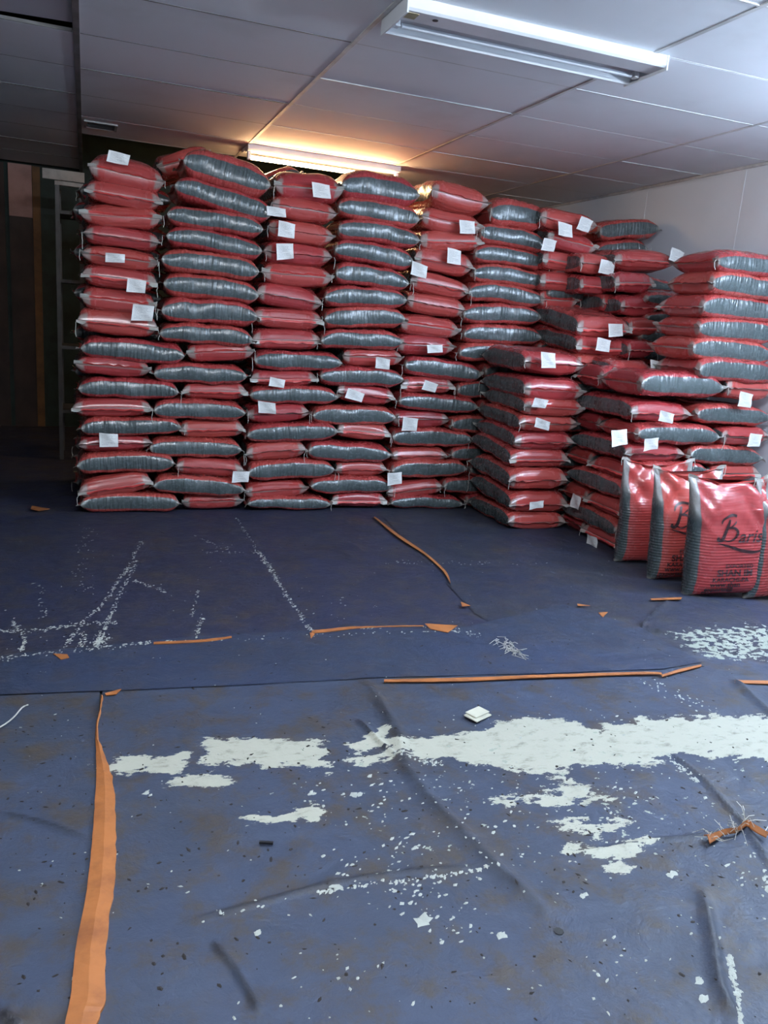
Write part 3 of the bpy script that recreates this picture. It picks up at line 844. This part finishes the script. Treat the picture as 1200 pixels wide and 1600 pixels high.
def standing(bx_, by_, rotz, hgt, W, T, lean, label, seed, txt, lx=0.0, loff=0.0):
    bag = Bag(hgt, W, T, seed, 0, True); me = bag.mesh(150, 72, M_STAND)
    o = link('standing_sack', me); tag(o, label, 'sack', 'sacks standing upright in front of the right-hand pile')
    # local x up, y to the left as seen from the front, z towards the viewer
    cz, sz = math.cos(rotz), math.sin(rotz)
    R_ = Vector((cz, sz, 0)); Nf = Vector((sz, -cz, 0)); U_ = Vector((lean[0], lean[1], 1)).normalized()
    Nf = (Nf - U_ * Nf.dot(U_)).normalized(); Yl = Nf.cross(U_)
    c = Vector((bx_, by_, 0)) + U_ * (hgt / 2 + .006)
    o.matrix_world = Matrix(((U_.x, Yl.x, Nf.x, c.x), (U_.y, Yl.y, Nf.y, c.y), (U_.z, Yl.z, Nf.z, c.z), (0, 0, 0, 1)))
    rnd = random.Random(seed)
    v = bag.seam(1, rnd, o, .02)
    dl = o.matrix_world.to_3x3().inverted() @ DOWN
    bag.thread(v[2], rnd, o, dl, .09); bag.thread(v[-1], rnd, o, dl, .07)
    if txt:
        sgn = 1 if Yl.dot(R_) > 0 else -1
        for q in logo(1.3): print_on(bag, o, shift(q, -.035 + lx, .0 + loff), 'printed_logo', 1, sgn)
        y0 = -.175 + loff
        for (s_, sz_, x, y, ex) in (('EXPORTED', .036, .015, y0, .0010), ('SHAN IM', .058, -.035, y0 - .050, .0020), ('KARACHI-PA', .040, -.06, y0 - .088, .0012),
                                    ('www.shan', .046, -.07, y0 - .122, .0014), ('exports@', .044, -.10, y0 - .155, .0014), ('PH.', .036, -.11, y0 - .182, .0012)):
            print_on(bag, o, shift(text_mesh(s_, sz_, 0, ex), x + lx, y), 'printed_text', 1, sgn)
    return o


standing(3.73, 3.73, math.radians(-14), .755, .50, .20, (-.06, .04), 'upright red sack with large black logo and lettering facing forward', 301, True, -.055)
standing(3.69, 4.06, math.radians(-10), .745, .46, .19, (-.05, .05), 'upright red sack half hidden behind the one with the full logo', 317, True, -.09)
standing(3.71, 4.42, math.radians(-14), .73, .48, .18, (-.02, .05), 'leftmost upright red sack, no lettering in view', 305, False)
standing(4.09, 3.64, math.radians(-6), .75, .46, .20, (-.03, .05), 'upright red sack cut off by the right edge of the photo', 311, True, .0)

# print seen on the edges of a few lying sacks
for (x, y) in ((565, 519), (570, 485), (470, 553), (700, 585), (300, 745), (345, 640), (1140, 555)):
    o, px, ctr, r_, u_, nn, fc = min(BAGS, key=lambda b: (b[1][0] - x) ** 2 + (b[1][1] - y) ** 2)
    if 'grey side' not in o['label']: continue
    inv = o.matrix_world.inverted(); V = []; F = []
    vf = text_mesh('EXPORTED SHAN', .045, 0, .001)
    dgv = o.data.vertices; tops = {}
    for (s, t) in vf[0]:
        q = Vector((s - .2, 0, 0)); yy = .100 + t       # on the broad upper face, close to its front edge
        V.append((q.x, yy, t))
    # drop the print on the mesh surface
    from mathutils.bvhtree import BVHTree
    bv = BVHTree.FromPolygons([v.co for v in o.data.vertices], [tuple(p.vertices) for p in o.data.polygons])
    sg = 1 if (o.matrix_world.to_3x3() @ Vector((0, 1, 0))).dot(nn) > 0 else -1
    W2 = .23; VV = []
    ok = True
    for (a, b, t) in V:
        hit = bv.ray_cast(Vector((a, sg * (-W2 + .045 + t * 1.2), .5)), Vector((0, 0, -1)))
        if hit[0] is None: ok = False; break
        VV.append(hit[0] + Vector((0, 0, .0015)))
    if ok: link('printed_text', mesh('printed_text', VV, vf[1], M_INK), None, o)

# ------------------------------------------------------------------ tarpaulins
CREASE = [([(565, 1057), (590, 1100), (622, 1155), (632, 1205), (665, 1250), (720, 1308), (770, 1360), (820, 1405), (868, 1450)], .015, .028),
          ([(1040, 1175), (1100, 1225), (1160, 1292), (1215, 1380)], .012, .012), ([(1145, 1064), (1175, 1095), (1215, 1130)], .016, .022),
          ([(0, 1275), (70, 1292), (140, 1317)], .010, .008), ([(330, 1475), (370, 1525), (412, 1600)], .010, .009),
          ([(290, 1447), (400, 1418), (510, 1388), (640, 1368), (780, 1356)], .010, .007), ([(890, 1342), (1010, 1322), (1190, 1300)], .010, .006),
          ([(1095, 1390), (1110, 1470), (1120, 1540), (1150, 1610)], .016, .018), ([(0, 1590), (40, 1620)], .02, .012),
          ([(500, 835), (540, 870), (562, 900)], .012, .008), 
          ([(555, 1128), (620, 1190)], .014, .01), ([(1060, 925), (1000, 980), (1090, 1010), (1190, 1030)], .02, .007)]
WEAR = [([(560, 1195), (640, 1163), (720, 1156), (770, 1148), (782, 1135), (870, 1130), (925, 1146), (1000, 1140), (1012, 1130), (1200, 1124), (1330, 1122), (1330, 1200), (1200, 1192), (1130, 1182),
          (1040, 1178), (1020, 1195), (900, 1198), (860, 1212), (770, 1198), (700, 1186), (640, 1182)], 1.0), ([(322, 1195), (330, 1168), (360, 1160), (440, 1162), (490, 1168), (503, 1203), (460, 1202), (400, 1195)], .8),
        ([(170, 1210), (190, 1183), (215, 1195), (285, 1186), (272, 1214), (230, 1206)], .8), ([(258, 1222), (350, 1217), (345, 1228), (270, 1230)], .8), ([(395, 1284), (450, 1278), (520, 1272), (520, 1277), (450, 1284)], .6),
        ([(780, 1258), (870, 1248), (890, 1230), (950, 1250), (870, 1263)], .7), ([(880, 1293), (970, 1290), (905, 1306)], .6), ([(890, 1338), (1010, 1321), (1015, 1326), (925, 1344)], .7),
        ([(945, 1362), (960, 1348), (975, 1364)], .6), ([(545, 1170), (600, 1150), (614, 1160), (560, 1180)], .7)]
FLK = [([(1020, 985), (1070, 975), (1200, 970), (1260, 985), (1240, 1040), (1120, 1045), (1050, 1015)], .52)]
SPK = [([(350, 1150), (1250, 1110), (1250, 1260), (1000, 1400), (550, 1420), (380, 1320)], .33)]


def pl_world(pts): return np.array([[onz(x, y).x, onz(x, y).y] for x, y in pts])


def seg_dist(P_, A, B):
    d = B - A; t = np.clip(((P_ - A) @ d) / (d @ d), 0, 1); q = P_ - (A + t[:, None] * d)
    return np.hypot(q[:, 0], q[:, 1]), t


def poly_sd(P_, poly):
    n = len(poly); dmin = np.full(len(P_), 1e9); ins = np.zeros(len(P_), bool)
    for i in range(n):
        A, B = poly[i], poly[(i + 1) % n]; d, _ = seg_dist(P_, A, B); dmin = np.minimum(dmin, d)
        c = ((A[1] > P_[:, 1]) != (B[1] > P_[:, 1])); xi = (B[0] - A[0]) * (P_[:, 1] - A[1]) / ((B[1] - A[1]) or 1e-9) + A[0]
        ins ^= c & (P_[:, 0] < xi)
    return np.where(ins, dmin, -dmin)


CW = [(pl_world(p), h, w) for p, h, w in CREASE]; WW = [(pl_world(p), k) for p, k in WEAR]; FW = [(pl_world(p), k) for p, k in FLK]; SW = [(pl_world(p), k) for p, k in SPK]


def tarp(name, front, back, z, mat, label, res=.014, und=.004, world=False):
    """sheet between two edge lines of equal point count"""
    f = np.array(front, float) if world else pl_world(front); b = np.array(back, float) if world else pl_world(back)
    def rs(l, n):
        seg = np.r_[0, np.cumsum(np.hypot(*np.diff(l, axis=0).T))]; t = np.linspace(0, seg[-1], n); return np.c_[np.interp(t, seg, l[:, 0]), np.interp(t, seg, l[:, 1])]
    nx = int(max(np.hypot(*np.diff(f, axis=0).T).sum(), np.hypot(*np.diff(b, axis=0).T).sum()) / res) + 2
    ny = int(np.hypot(*(f - b).T).mean() / res) + 2
    # keep edge corners: resample each span equally on both edges
    k = len(f) - 1; per = max(2, nx // k); F_ = []; B_ = []
    for i in range(k):
        t = np.linspace(0, 1, per, endpoint=(i == k - 1))[:, None]; F_.append(f[i] * (1 - t) + f[i + 1] * t); B_.append(b[i] * (1 - t) + b[i + 1] * t)
    F_ = np.vstack(F_); B_ = np.vstack(B_); nx = len(F_)
    t = np.linspace(0, 1, ny)[:, None, None]; G = (F_[None] * (1 - t) + B_[None] * t).reshape(-1, 2)
    zz_ = np.full(len(G), z); DIRT_SHADE = np.zeros(len(G))
    for poly, h, w in CW:
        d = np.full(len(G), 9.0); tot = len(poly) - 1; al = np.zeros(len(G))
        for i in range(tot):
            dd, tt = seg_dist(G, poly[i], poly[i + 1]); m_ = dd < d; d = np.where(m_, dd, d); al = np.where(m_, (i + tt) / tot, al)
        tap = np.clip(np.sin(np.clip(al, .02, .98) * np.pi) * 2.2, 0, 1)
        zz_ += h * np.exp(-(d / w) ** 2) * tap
        DIRT_SHADE = np.maximum(DIRT_SHADE, np.exp(-((d / (.018 if w > .03 or h == .015 else .010)) ** 2)) * tap)  # mask along the creases for dirt and painted fold shade
    G[:, 0] = np.minimum(G[:, 0], WALLX - .01); x, y = G[:, 0], G[:, 1]
    zz_ += und * (1 + np.sin(x * 7.1 + 2 * np.sin(y * 3.3)) * np.sin(y * 5.7 + 1.7 * np.sin(x * 4.1))) * .5
    wear = np.full(len(G), -.30); 
    for poly, kk in WW: wear = np.maximum(wear, np.clip(poly_sd(G, poly), -.3, .12) + .02 * kk)
    fl = np.zeros(len(G))
    for poly, kk in FW + SW:
        s_ = poly_sd(G, poly); fl = np.maximum(fl, np.clip(.5 + s_ * 4, 0, 1) * kk)
    for poly, kk in FW: s_ = poly_sd(G, poly); fl = np.maximum(fl, np.clip(.5 + s_ * 4, 0, 1) * kk * .88)
    fl = np.maximum(fl, .21)
    dirt_shade = DIRT_SHADE
    idx = np.arange(nx * ny).reshape(ny, nx)
    q = np.stack([idx[:-1, :-1], idx[:-1, 1:], idx[1:, 1:], idx[1:, :-1]], -1).reshape(-1, 4)
    me = bpy.data.meshes.new(name); me.vertices.add(len(G)); me.vertices.foreach_set('co', np.c_[G, zz_].ravel())
    me.loops.add(q.size); me.loops.foreach_set('vertex_index', q.ravel()); me.polygons.add(len(q)); me.polygons.foreach_set('loop_start', np.arange(len(q)) * 4)
    me.update(calc_edges=True); me.polygons.foreach_set('use_smooth', [True] * len(q))
    at = me.attributes.new('wear', 'FLOAT_VECTOR', 'POINT'); at.data.foreach_set('vector', np.c_[wear, fl, dirt_shade].astype(np.float32).ravel())
    me.materials.append(mat); o = link(name, me)
    return tag(o, label, 'tarpaulin', None)


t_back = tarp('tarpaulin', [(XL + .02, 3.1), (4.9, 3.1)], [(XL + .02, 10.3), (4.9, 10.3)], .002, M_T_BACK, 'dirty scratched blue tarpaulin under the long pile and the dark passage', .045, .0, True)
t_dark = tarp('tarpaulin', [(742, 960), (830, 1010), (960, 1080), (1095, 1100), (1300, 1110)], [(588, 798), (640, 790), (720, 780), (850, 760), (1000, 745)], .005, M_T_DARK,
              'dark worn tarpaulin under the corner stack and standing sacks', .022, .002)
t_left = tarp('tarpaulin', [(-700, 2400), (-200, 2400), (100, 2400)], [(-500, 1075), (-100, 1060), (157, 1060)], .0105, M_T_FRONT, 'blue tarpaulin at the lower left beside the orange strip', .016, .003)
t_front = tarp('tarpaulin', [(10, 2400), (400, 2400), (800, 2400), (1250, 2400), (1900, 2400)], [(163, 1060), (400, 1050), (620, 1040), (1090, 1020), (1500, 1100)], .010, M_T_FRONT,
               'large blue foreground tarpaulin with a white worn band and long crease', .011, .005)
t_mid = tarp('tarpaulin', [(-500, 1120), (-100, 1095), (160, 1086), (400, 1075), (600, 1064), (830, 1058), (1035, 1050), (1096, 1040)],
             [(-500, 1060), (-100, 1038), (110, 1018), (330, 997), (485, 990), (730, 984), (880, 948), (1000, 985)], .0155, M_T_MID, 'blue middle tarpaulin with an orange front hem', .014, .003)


# orange hems and strips: narrow ribbons with thickness
def ribbon(name, a, b, z, parent=None, label=None, cat=None, th=.003, curl=.0):
    A = [onz(*p, z) for p in a]; B = [onz(*p, z) for p in b]; v = []; f = []
    n = len(A)
    for i in range(n):
        m = (A[i] + B[i]) / 2 + Vector((0, 0, curl))
        for p in (A[i], m, B[i]): v.append(p + Vector((0, 0, random.uniform(0, .002))))
        for p in (B[i], m, A[i]): v.append(p - Vector((0, 0, th)))
    for i in range(n - 1):
        for j in range(6): a_ = i * 6 + j; b_2 = i * 6 + (j + 1) % 6; f.append((a_, a_ + 6, b_2 + 6, b_2))
    f.append(tuple(range(6))); f.append(tuple((n - 1) * 6 + 5 - j for j in range(6)))
    me = mesh(name, v, f, M_ORANGE); bm = bmesh.new(); bm.from_mesh(me); bmesh.ops.recalc_face_normals(bm, faces=bm.faces); bm.to_mesh(me); bm.free()
    o = link(name, me, None, parent)
    if cat: tag(o, label, cat)
    elif label: o['label'] = label
    return o


def dense(pts, n, jit=0):
    out = smooth(pts, n)
    return [(x + random.uniform(-jit, jit), y + random.uniform(-jit, jit) * .4) for x, y in out]


La = [(158, 1088), (155, 1110), (149, 1140), (150, 1180), (150, 1220), (147, 1275), (142, 1330), (136, 1390), (126, 1440), (116, 1500), (110, 1560), (100, 1610), (90, 1700)]
Ra = [(160, 1088), (158, 1112), (152, 1142), (164, 1182), (177, 1222), (181, 1275), (181, 1330), (178, 1390), (170, 1440), (165, 1500), (164, 1560), (152, 1600), (138, 1700)]
nn_ = 60; ribbon('folded_edge', dense(La, nn_, .6), dense(Ra, nn_, 1.6), .019, t_front, 'orange underside folded over along the left edge', th=.006, curl=.006)
ribbon('hem', dense([(600, 1062), (720, 1059), (830, 1055), (950, 1051), (1024, 1050), (1035, 1054)], 30), dense([(600, 1065), (720, 1064), (830, 1059), (950, 1055), (1024, 1053), (1035, 1057)], 30), .024, t_mid, 'orange hem')
ribbon('hem', [(1035, 1054), (1060, 1046), (1096, 1038)], [(1035, 1057), (1060, 1050), (1096, 1041)], .024, t_mid, 'orange hem')
ribbon('hem', dense([(240, 1003), (290, 1001), (330, 998), (362, 994)], 14), dense([(240, 1006), (290, 1004), (330, 1001), (362, 996)], 14), .022, t_mid, 'orange hem')
ribbon('hem', dense([(487, 985), (520, 982), (550, 979), (600, 978), (662, 977)], 14), dense([(487, 989), (520, 986), (550, 982), (600, 979), (662, 978)], 14), .022, t_mid, 'orange hem')
ribbon('hem', dense([(584, 808), (620, 838), (660, 864), (690, 890), (703, 910)], 24), dense([(586, 807), (624, 836), (668, 866), (697, 893), (704, 911)], 24), .016, t_dark, 'orange hem')
ribbon('hem', [(1148, 1063), (1230, 1064)], [(1148, 1067), (1230, 1069)], .020, t_dark, 'orange hem')
SCR = [([(484, 988), (492, 990), (486, 997)], 'small orange scrap hanging at the middle tarpaulin edge'), ([(664, 974), (715, 977), (700, 988), (672, 982)], 'largest orange scrap on the middle tarpaulin edge'),
       ([(720, 940), (735, 946), (722, 947)], 'orange scrap near the end of the slanted hem'), ([(935, 957), (950, 956), (942, 964)], 'orange triangle scrap on dark tarpaulin'), ([(902, 943), (922, 946), (903, 946)], 'thin orange sliver on dark tarpaulin'),
       ([(1016, 935), (1066, 933), (1064, 936), (1018, 937)], 'orange strip lying before the standing sacks'), ([(83, 1021), (105, 1022), (108, 1027), (95, 1030)], 'orange scrap on the seam at the left'),
       ([(164, 1083), (190, 1076), (182, 1084), (166, 1086)], 'orange sliver above the long orange strip'), ([(50, 790), (78, 795), (60, 798), (48, 795)], 'orange scrap on the floor by the dark passage')]
for pts, lb in SCR:
    c = [onz(x, y, .021) for x, y in pts]; n = len(c); v = c + [p - Vector((0, 0, .003)) for p in c]
    f = [tuple(range(n)), tuple(n + n - 1 - i for i in range(n))] + [(i, (i + 1) % n, n + (i + 1) % n, n + i) for i in range(n)]
    me = mesh('orange_scrap', v, f, M_ORANGE); tag(link('orange_scrap', me), lb, 'scrap', 'orange scraps of tarpaulin')

# the tear at the right
tr = ribbon('torn_tarpaulin_edge', dense([(1100, 1305), (1130, 1300), (1150, 1297), (1165, 1285), (1180, 1292), (1200, 1304)], 16, .8), dense([(1108, 1318), (1132, 1304), (1152, 1300), (1167, 1290), (1178, 1298), (1198, 1308)], 16, .8), .030, None,
            'torn orange and white frayed edge in the tarpaulin at the right', 'torn edge', curl=.014)
mb = MB(); rn = random.Random(4)
for i in range(34):
    x, y = rn.choice([(1165, 1285), (1150, 1298), (1112, 1310), (1190, 1300), (1135, 1308)]); p = onz(x + rn.uniform(-6, 6), y + rn.uniform(-4, 4), .03)
    a = rn.uniform(0, 6.3); l = rn.uniform(.02, .07); mb.tube([p, p + Vector((math.cos(a) * l * .5, math.sin(a) * l * .5, rn.uniform(0, .03))), p + Vector((math.cos(a) * l, math.sin(a) * l, rn.uniform(-.01, .03)))], .0012, 3)
f_ = mb.build('frayed_fibres', M_THREAD, tr); f_['kind'] = 'stuff'
hole = MB(); c = onz(873, 1455, .014)
hole.tube([c, c + Vector((0, 0, .0008))], .013, 9); hole.build('hole', M_BLACK, t_front)
# folded paper and pale cord
pp = MB(); p = onz(746, 1118, .02); pp.box(-.055, .05, -.035, .03, 0, .006); pp.box(-.04, .055, -.02, .035, .007, .012)
q = pp.build('crumpled_paper', plain('cream_paper', (0.6, 0.58, 0.46), .7), None, .002); q.location = p; q.rotation_euler = (0.05, 0.06, .5); tag(q, 'cream folded paper scrap above the white worn band', 'paper')
mb = MB(); mb.tube([onz(x, y, .022) for x, y in smooth([(-30, 1148), (0, 1136), (20, 1122), (34, 1106), (44, 1101)], 14)], .0028, 5)
tag(mb.build('cord', M_THREAD), 'short white cord lying at the left edge of the picture', 'cord')
mb = MB(); mb.box(-.02, .02, -.004, .004, 0, .006); q = mb.build('black_bit', M_BLACK); q.location = onz(416, 1318, .018); q.rotation_euler = (0, 0, -.35); tag(q, 'small black plastic bit on the blue foreground tarpaulin', 'debris')
P_ = [(800, 1037, 0), (790, 1005, 0), (785, 1010, 0), (792, 1016, 0), (800, 1020, 0)]
mb = MB(); rn = random.Random(8)
for i in range(46):
    t = rn.random(); p = onz(783 + 28 * t + rn.uniform(-7, 7), 1001 + 22 * t + rn.uniform(-4, 4), .019); a = rn.uniform(0, 6.3); l = rn.uniform(.02, .07)
    mb.tube([p, p + Vector((math.cos(a) * l * .5, math.sin(a) * l * .5, .01)), p + Vector((math.cos(a + .6) * l, math.sin(a + .6) * l, 0))], .0016, 3)
q = mb.build('thread_tangle', M_THREAD); tag(q, 'tangle of pale threads on the middle tarpaulin', 'threads', kind='stuff')


# flakes of film and dirt: small irregular chips lying on the sheets
from mathutils.bvhtree import BVHTree
BV = [BVHTree.FromPolygons([v.co for v in o.data.vertices], [tuple(p.vertices) for p in o.data.polygons]) for o in (t_back, t_dark, t_left, t_front, t_mid)]


def drop(x, y):      # point on the topmost sheet below a pixel
    p = onz(x, y, .012); z = 0
    for b in BV:
        h = b.ray_cast(Vector((p.x, p.y, .5)), Vector((0, 0, -1)))
        if h[0] is not None: z = max(z, h[0].z)
    return Vector((p.x, p.y, z))


def chips(name, specs, mat, label, seed):
    rn = random.Random(seed); v = []; f = []
    for (x, y, r, asp, ang) in specs:
        p = drop(x, y); n = rn.randint(4, 6); b = len(v)
        for i in range(n):
            t = 2 * math.pi * i / n; rr = r * rn.uniform(.55, 1.2); a, c_ = math.cos(t) * rr * asp, math.sin(t) * rr
            v.append(p + Vector((a * math.cos(ang) - c_ * math.sin(ang), a * math.sin(ang) + c_ * math.cos(ang), .0004)))
        v.append(p + Vector((0, 0, .0022)))
        for i in range(n): f.append((b + i, b + (i + 1) % n, b + n))
    o = link(name, mesh(name, v, f, mat)); return tag(o, label, 'debris', kind='stuff')


rn = random.Random(21); sp_ = []
LINES = [([(222, 842), (200, 885), (185, 905), (160, 940), (125, 975), (97, 1012)], 110, 1.6), ([(215, 872), (188, 925), (170, 965), (152, 1003)], 80, 1.6), ([(370, 808), (390, 840), (405, 862)], 30, 1.2), ([(405, 862), (425, 890), (450, 930), (487, 985)], 130, 1.6),
         ([(0, 983), (60, 981), (130, 972), (180, 970)], 60, 1.2), ([(18, 968), (38, 995), (32, 1012)], 40, 2), ([(210, 905), (260, 922)], 25, 1.4), ([(310, 920), (300, 960)], 14, 1.2), ([(316, 962), (305, 998)], 22, 1.2), ([(305, 836), (355, 856)], 16, 1),
         ([(130, 985), (127, 1012)], 24, 3), ([(160, 990), (150, 1008)], 70, 5), ([(560, 978), (600, 980)], 22, 1), ([(662, 978), (750, 994)], 20, 2), ([(250, 1005), (720, 985)], 40, 1.5), ([(0, 1030), (240, 1005)], 50, 2),
         ([(60, 910), (68, 960)], 14, 5), ([(135, 820), (130, 915)], 30, 8), ([(1040, 1178), (1090, 1222)], 40, 2), ([(290, 1445), (520, 1388)], 8, 2), ([(500, 1395), (780, 1356)], 50, 2), ([(600, 878), (850, 878)], 26, 2), ([(620, 1180), (690, 1195)], 30, 3),
         ([(1140, 1495), (1158, 1598)], 60, 2), ([(1195, 1370), (1200, 1395)], 14, 2), ([(1000, 1060), (1110, 1110)], 26, 8), ([(1140, 1010), (1200, 990)], 40, 8), ([(690, 1130), (1000, 1120)], 14, 12), ([(320, 860), (400, 860)], 14, 1)]
for pts, n, j in LINES:
    s_ = smooth(pts, 90)
    for i in range(int(n * 1.8)):
        x, y = rn.choice(s_); x += rn.uniform(-2, 2); y += rn.uniform(-2, 2); sp_.append((x + rn.gauss(0, j), y + rn.gauss(0, j * .6), rn.uniform(.0018, .0062), rn.uniform(1, 2.4), rn.uniform(.2, 1.6)))
for i in range(330):      # scattered bits
    x = rn.uniform(0, 1200); y = rn.choice([rn.uniform(1060, 1600), rn.uniform(1100, 1450), rn.uniform(840, 1060)])
    if x < 560 and 1060 < y and rn.random() < .5: continue
    sp_.append((x, y, rn.uniform(.0015, .0045), rn.uniform(.8, 2.2), rn.uniform(0, 3)))
for (cx_, cy_, n, s_) in ((650, 1395, 36, 26), (700, 1440, 26, 30), (1180, 1350, 30, 40), (560, 1235, 40, 50), (950, 1240, 60, 60), (720, 1220, 50, 60), (830, 1300, 40, 60), (640, 1330, 30, 30), (1000, 1500, 20, 70), (540, 1530, 16, 60), (560, 1360, 20, 30), (520, 950, 16, 30), (1020, 1250, 30, 90)):
    for i in range(n): sp_.append((cx_ + rn.gauss(0, s_), cy_ + rn.gauss(0, s_ * .6), rn.uniform(.0015, .0065), rn.uniform(.8, 2.4), rn.uniform(.2, .9)))
for (x, y, r) in ((662, 1437, .022), (525, 1388, .013), (782, 1460, .012), (1095, 1532, .012), (1102, 1560, .012), (403, 1459, .010), (1050, 1365, .014), (232, 1240, .011), (488, 1241, .010), (557, 1243, .014), (912, 1400, .01)):
    for q in range(4): sp_.append((x + rn.uniform(-5, 5), y + rn.uniform(-3, 3), r * .8, 1.5, rn.uniform(0, 1)))
chips('film_flakes', sp_, M_FLAKE, 'pale flakes and crumbs of film scattered over the tarpaulins', 5)
dk_ = []
for i in range(700):
    x = rn.uniform(0, 1200); y = rn.choice([rn.uniform(1040, 1600), rn.uniform(1120, 1400), rn.uniform(830, 1060)]); dk_.append((x, y, rn.uniform(.0015, .006), rn.uniform(1, 2.6), rn.uniform(0, 3)))
chips('dirt_crumbs', dk_, M_CRUMB, 'dark dirt crumbs scattered over the tarpaulins', 6)
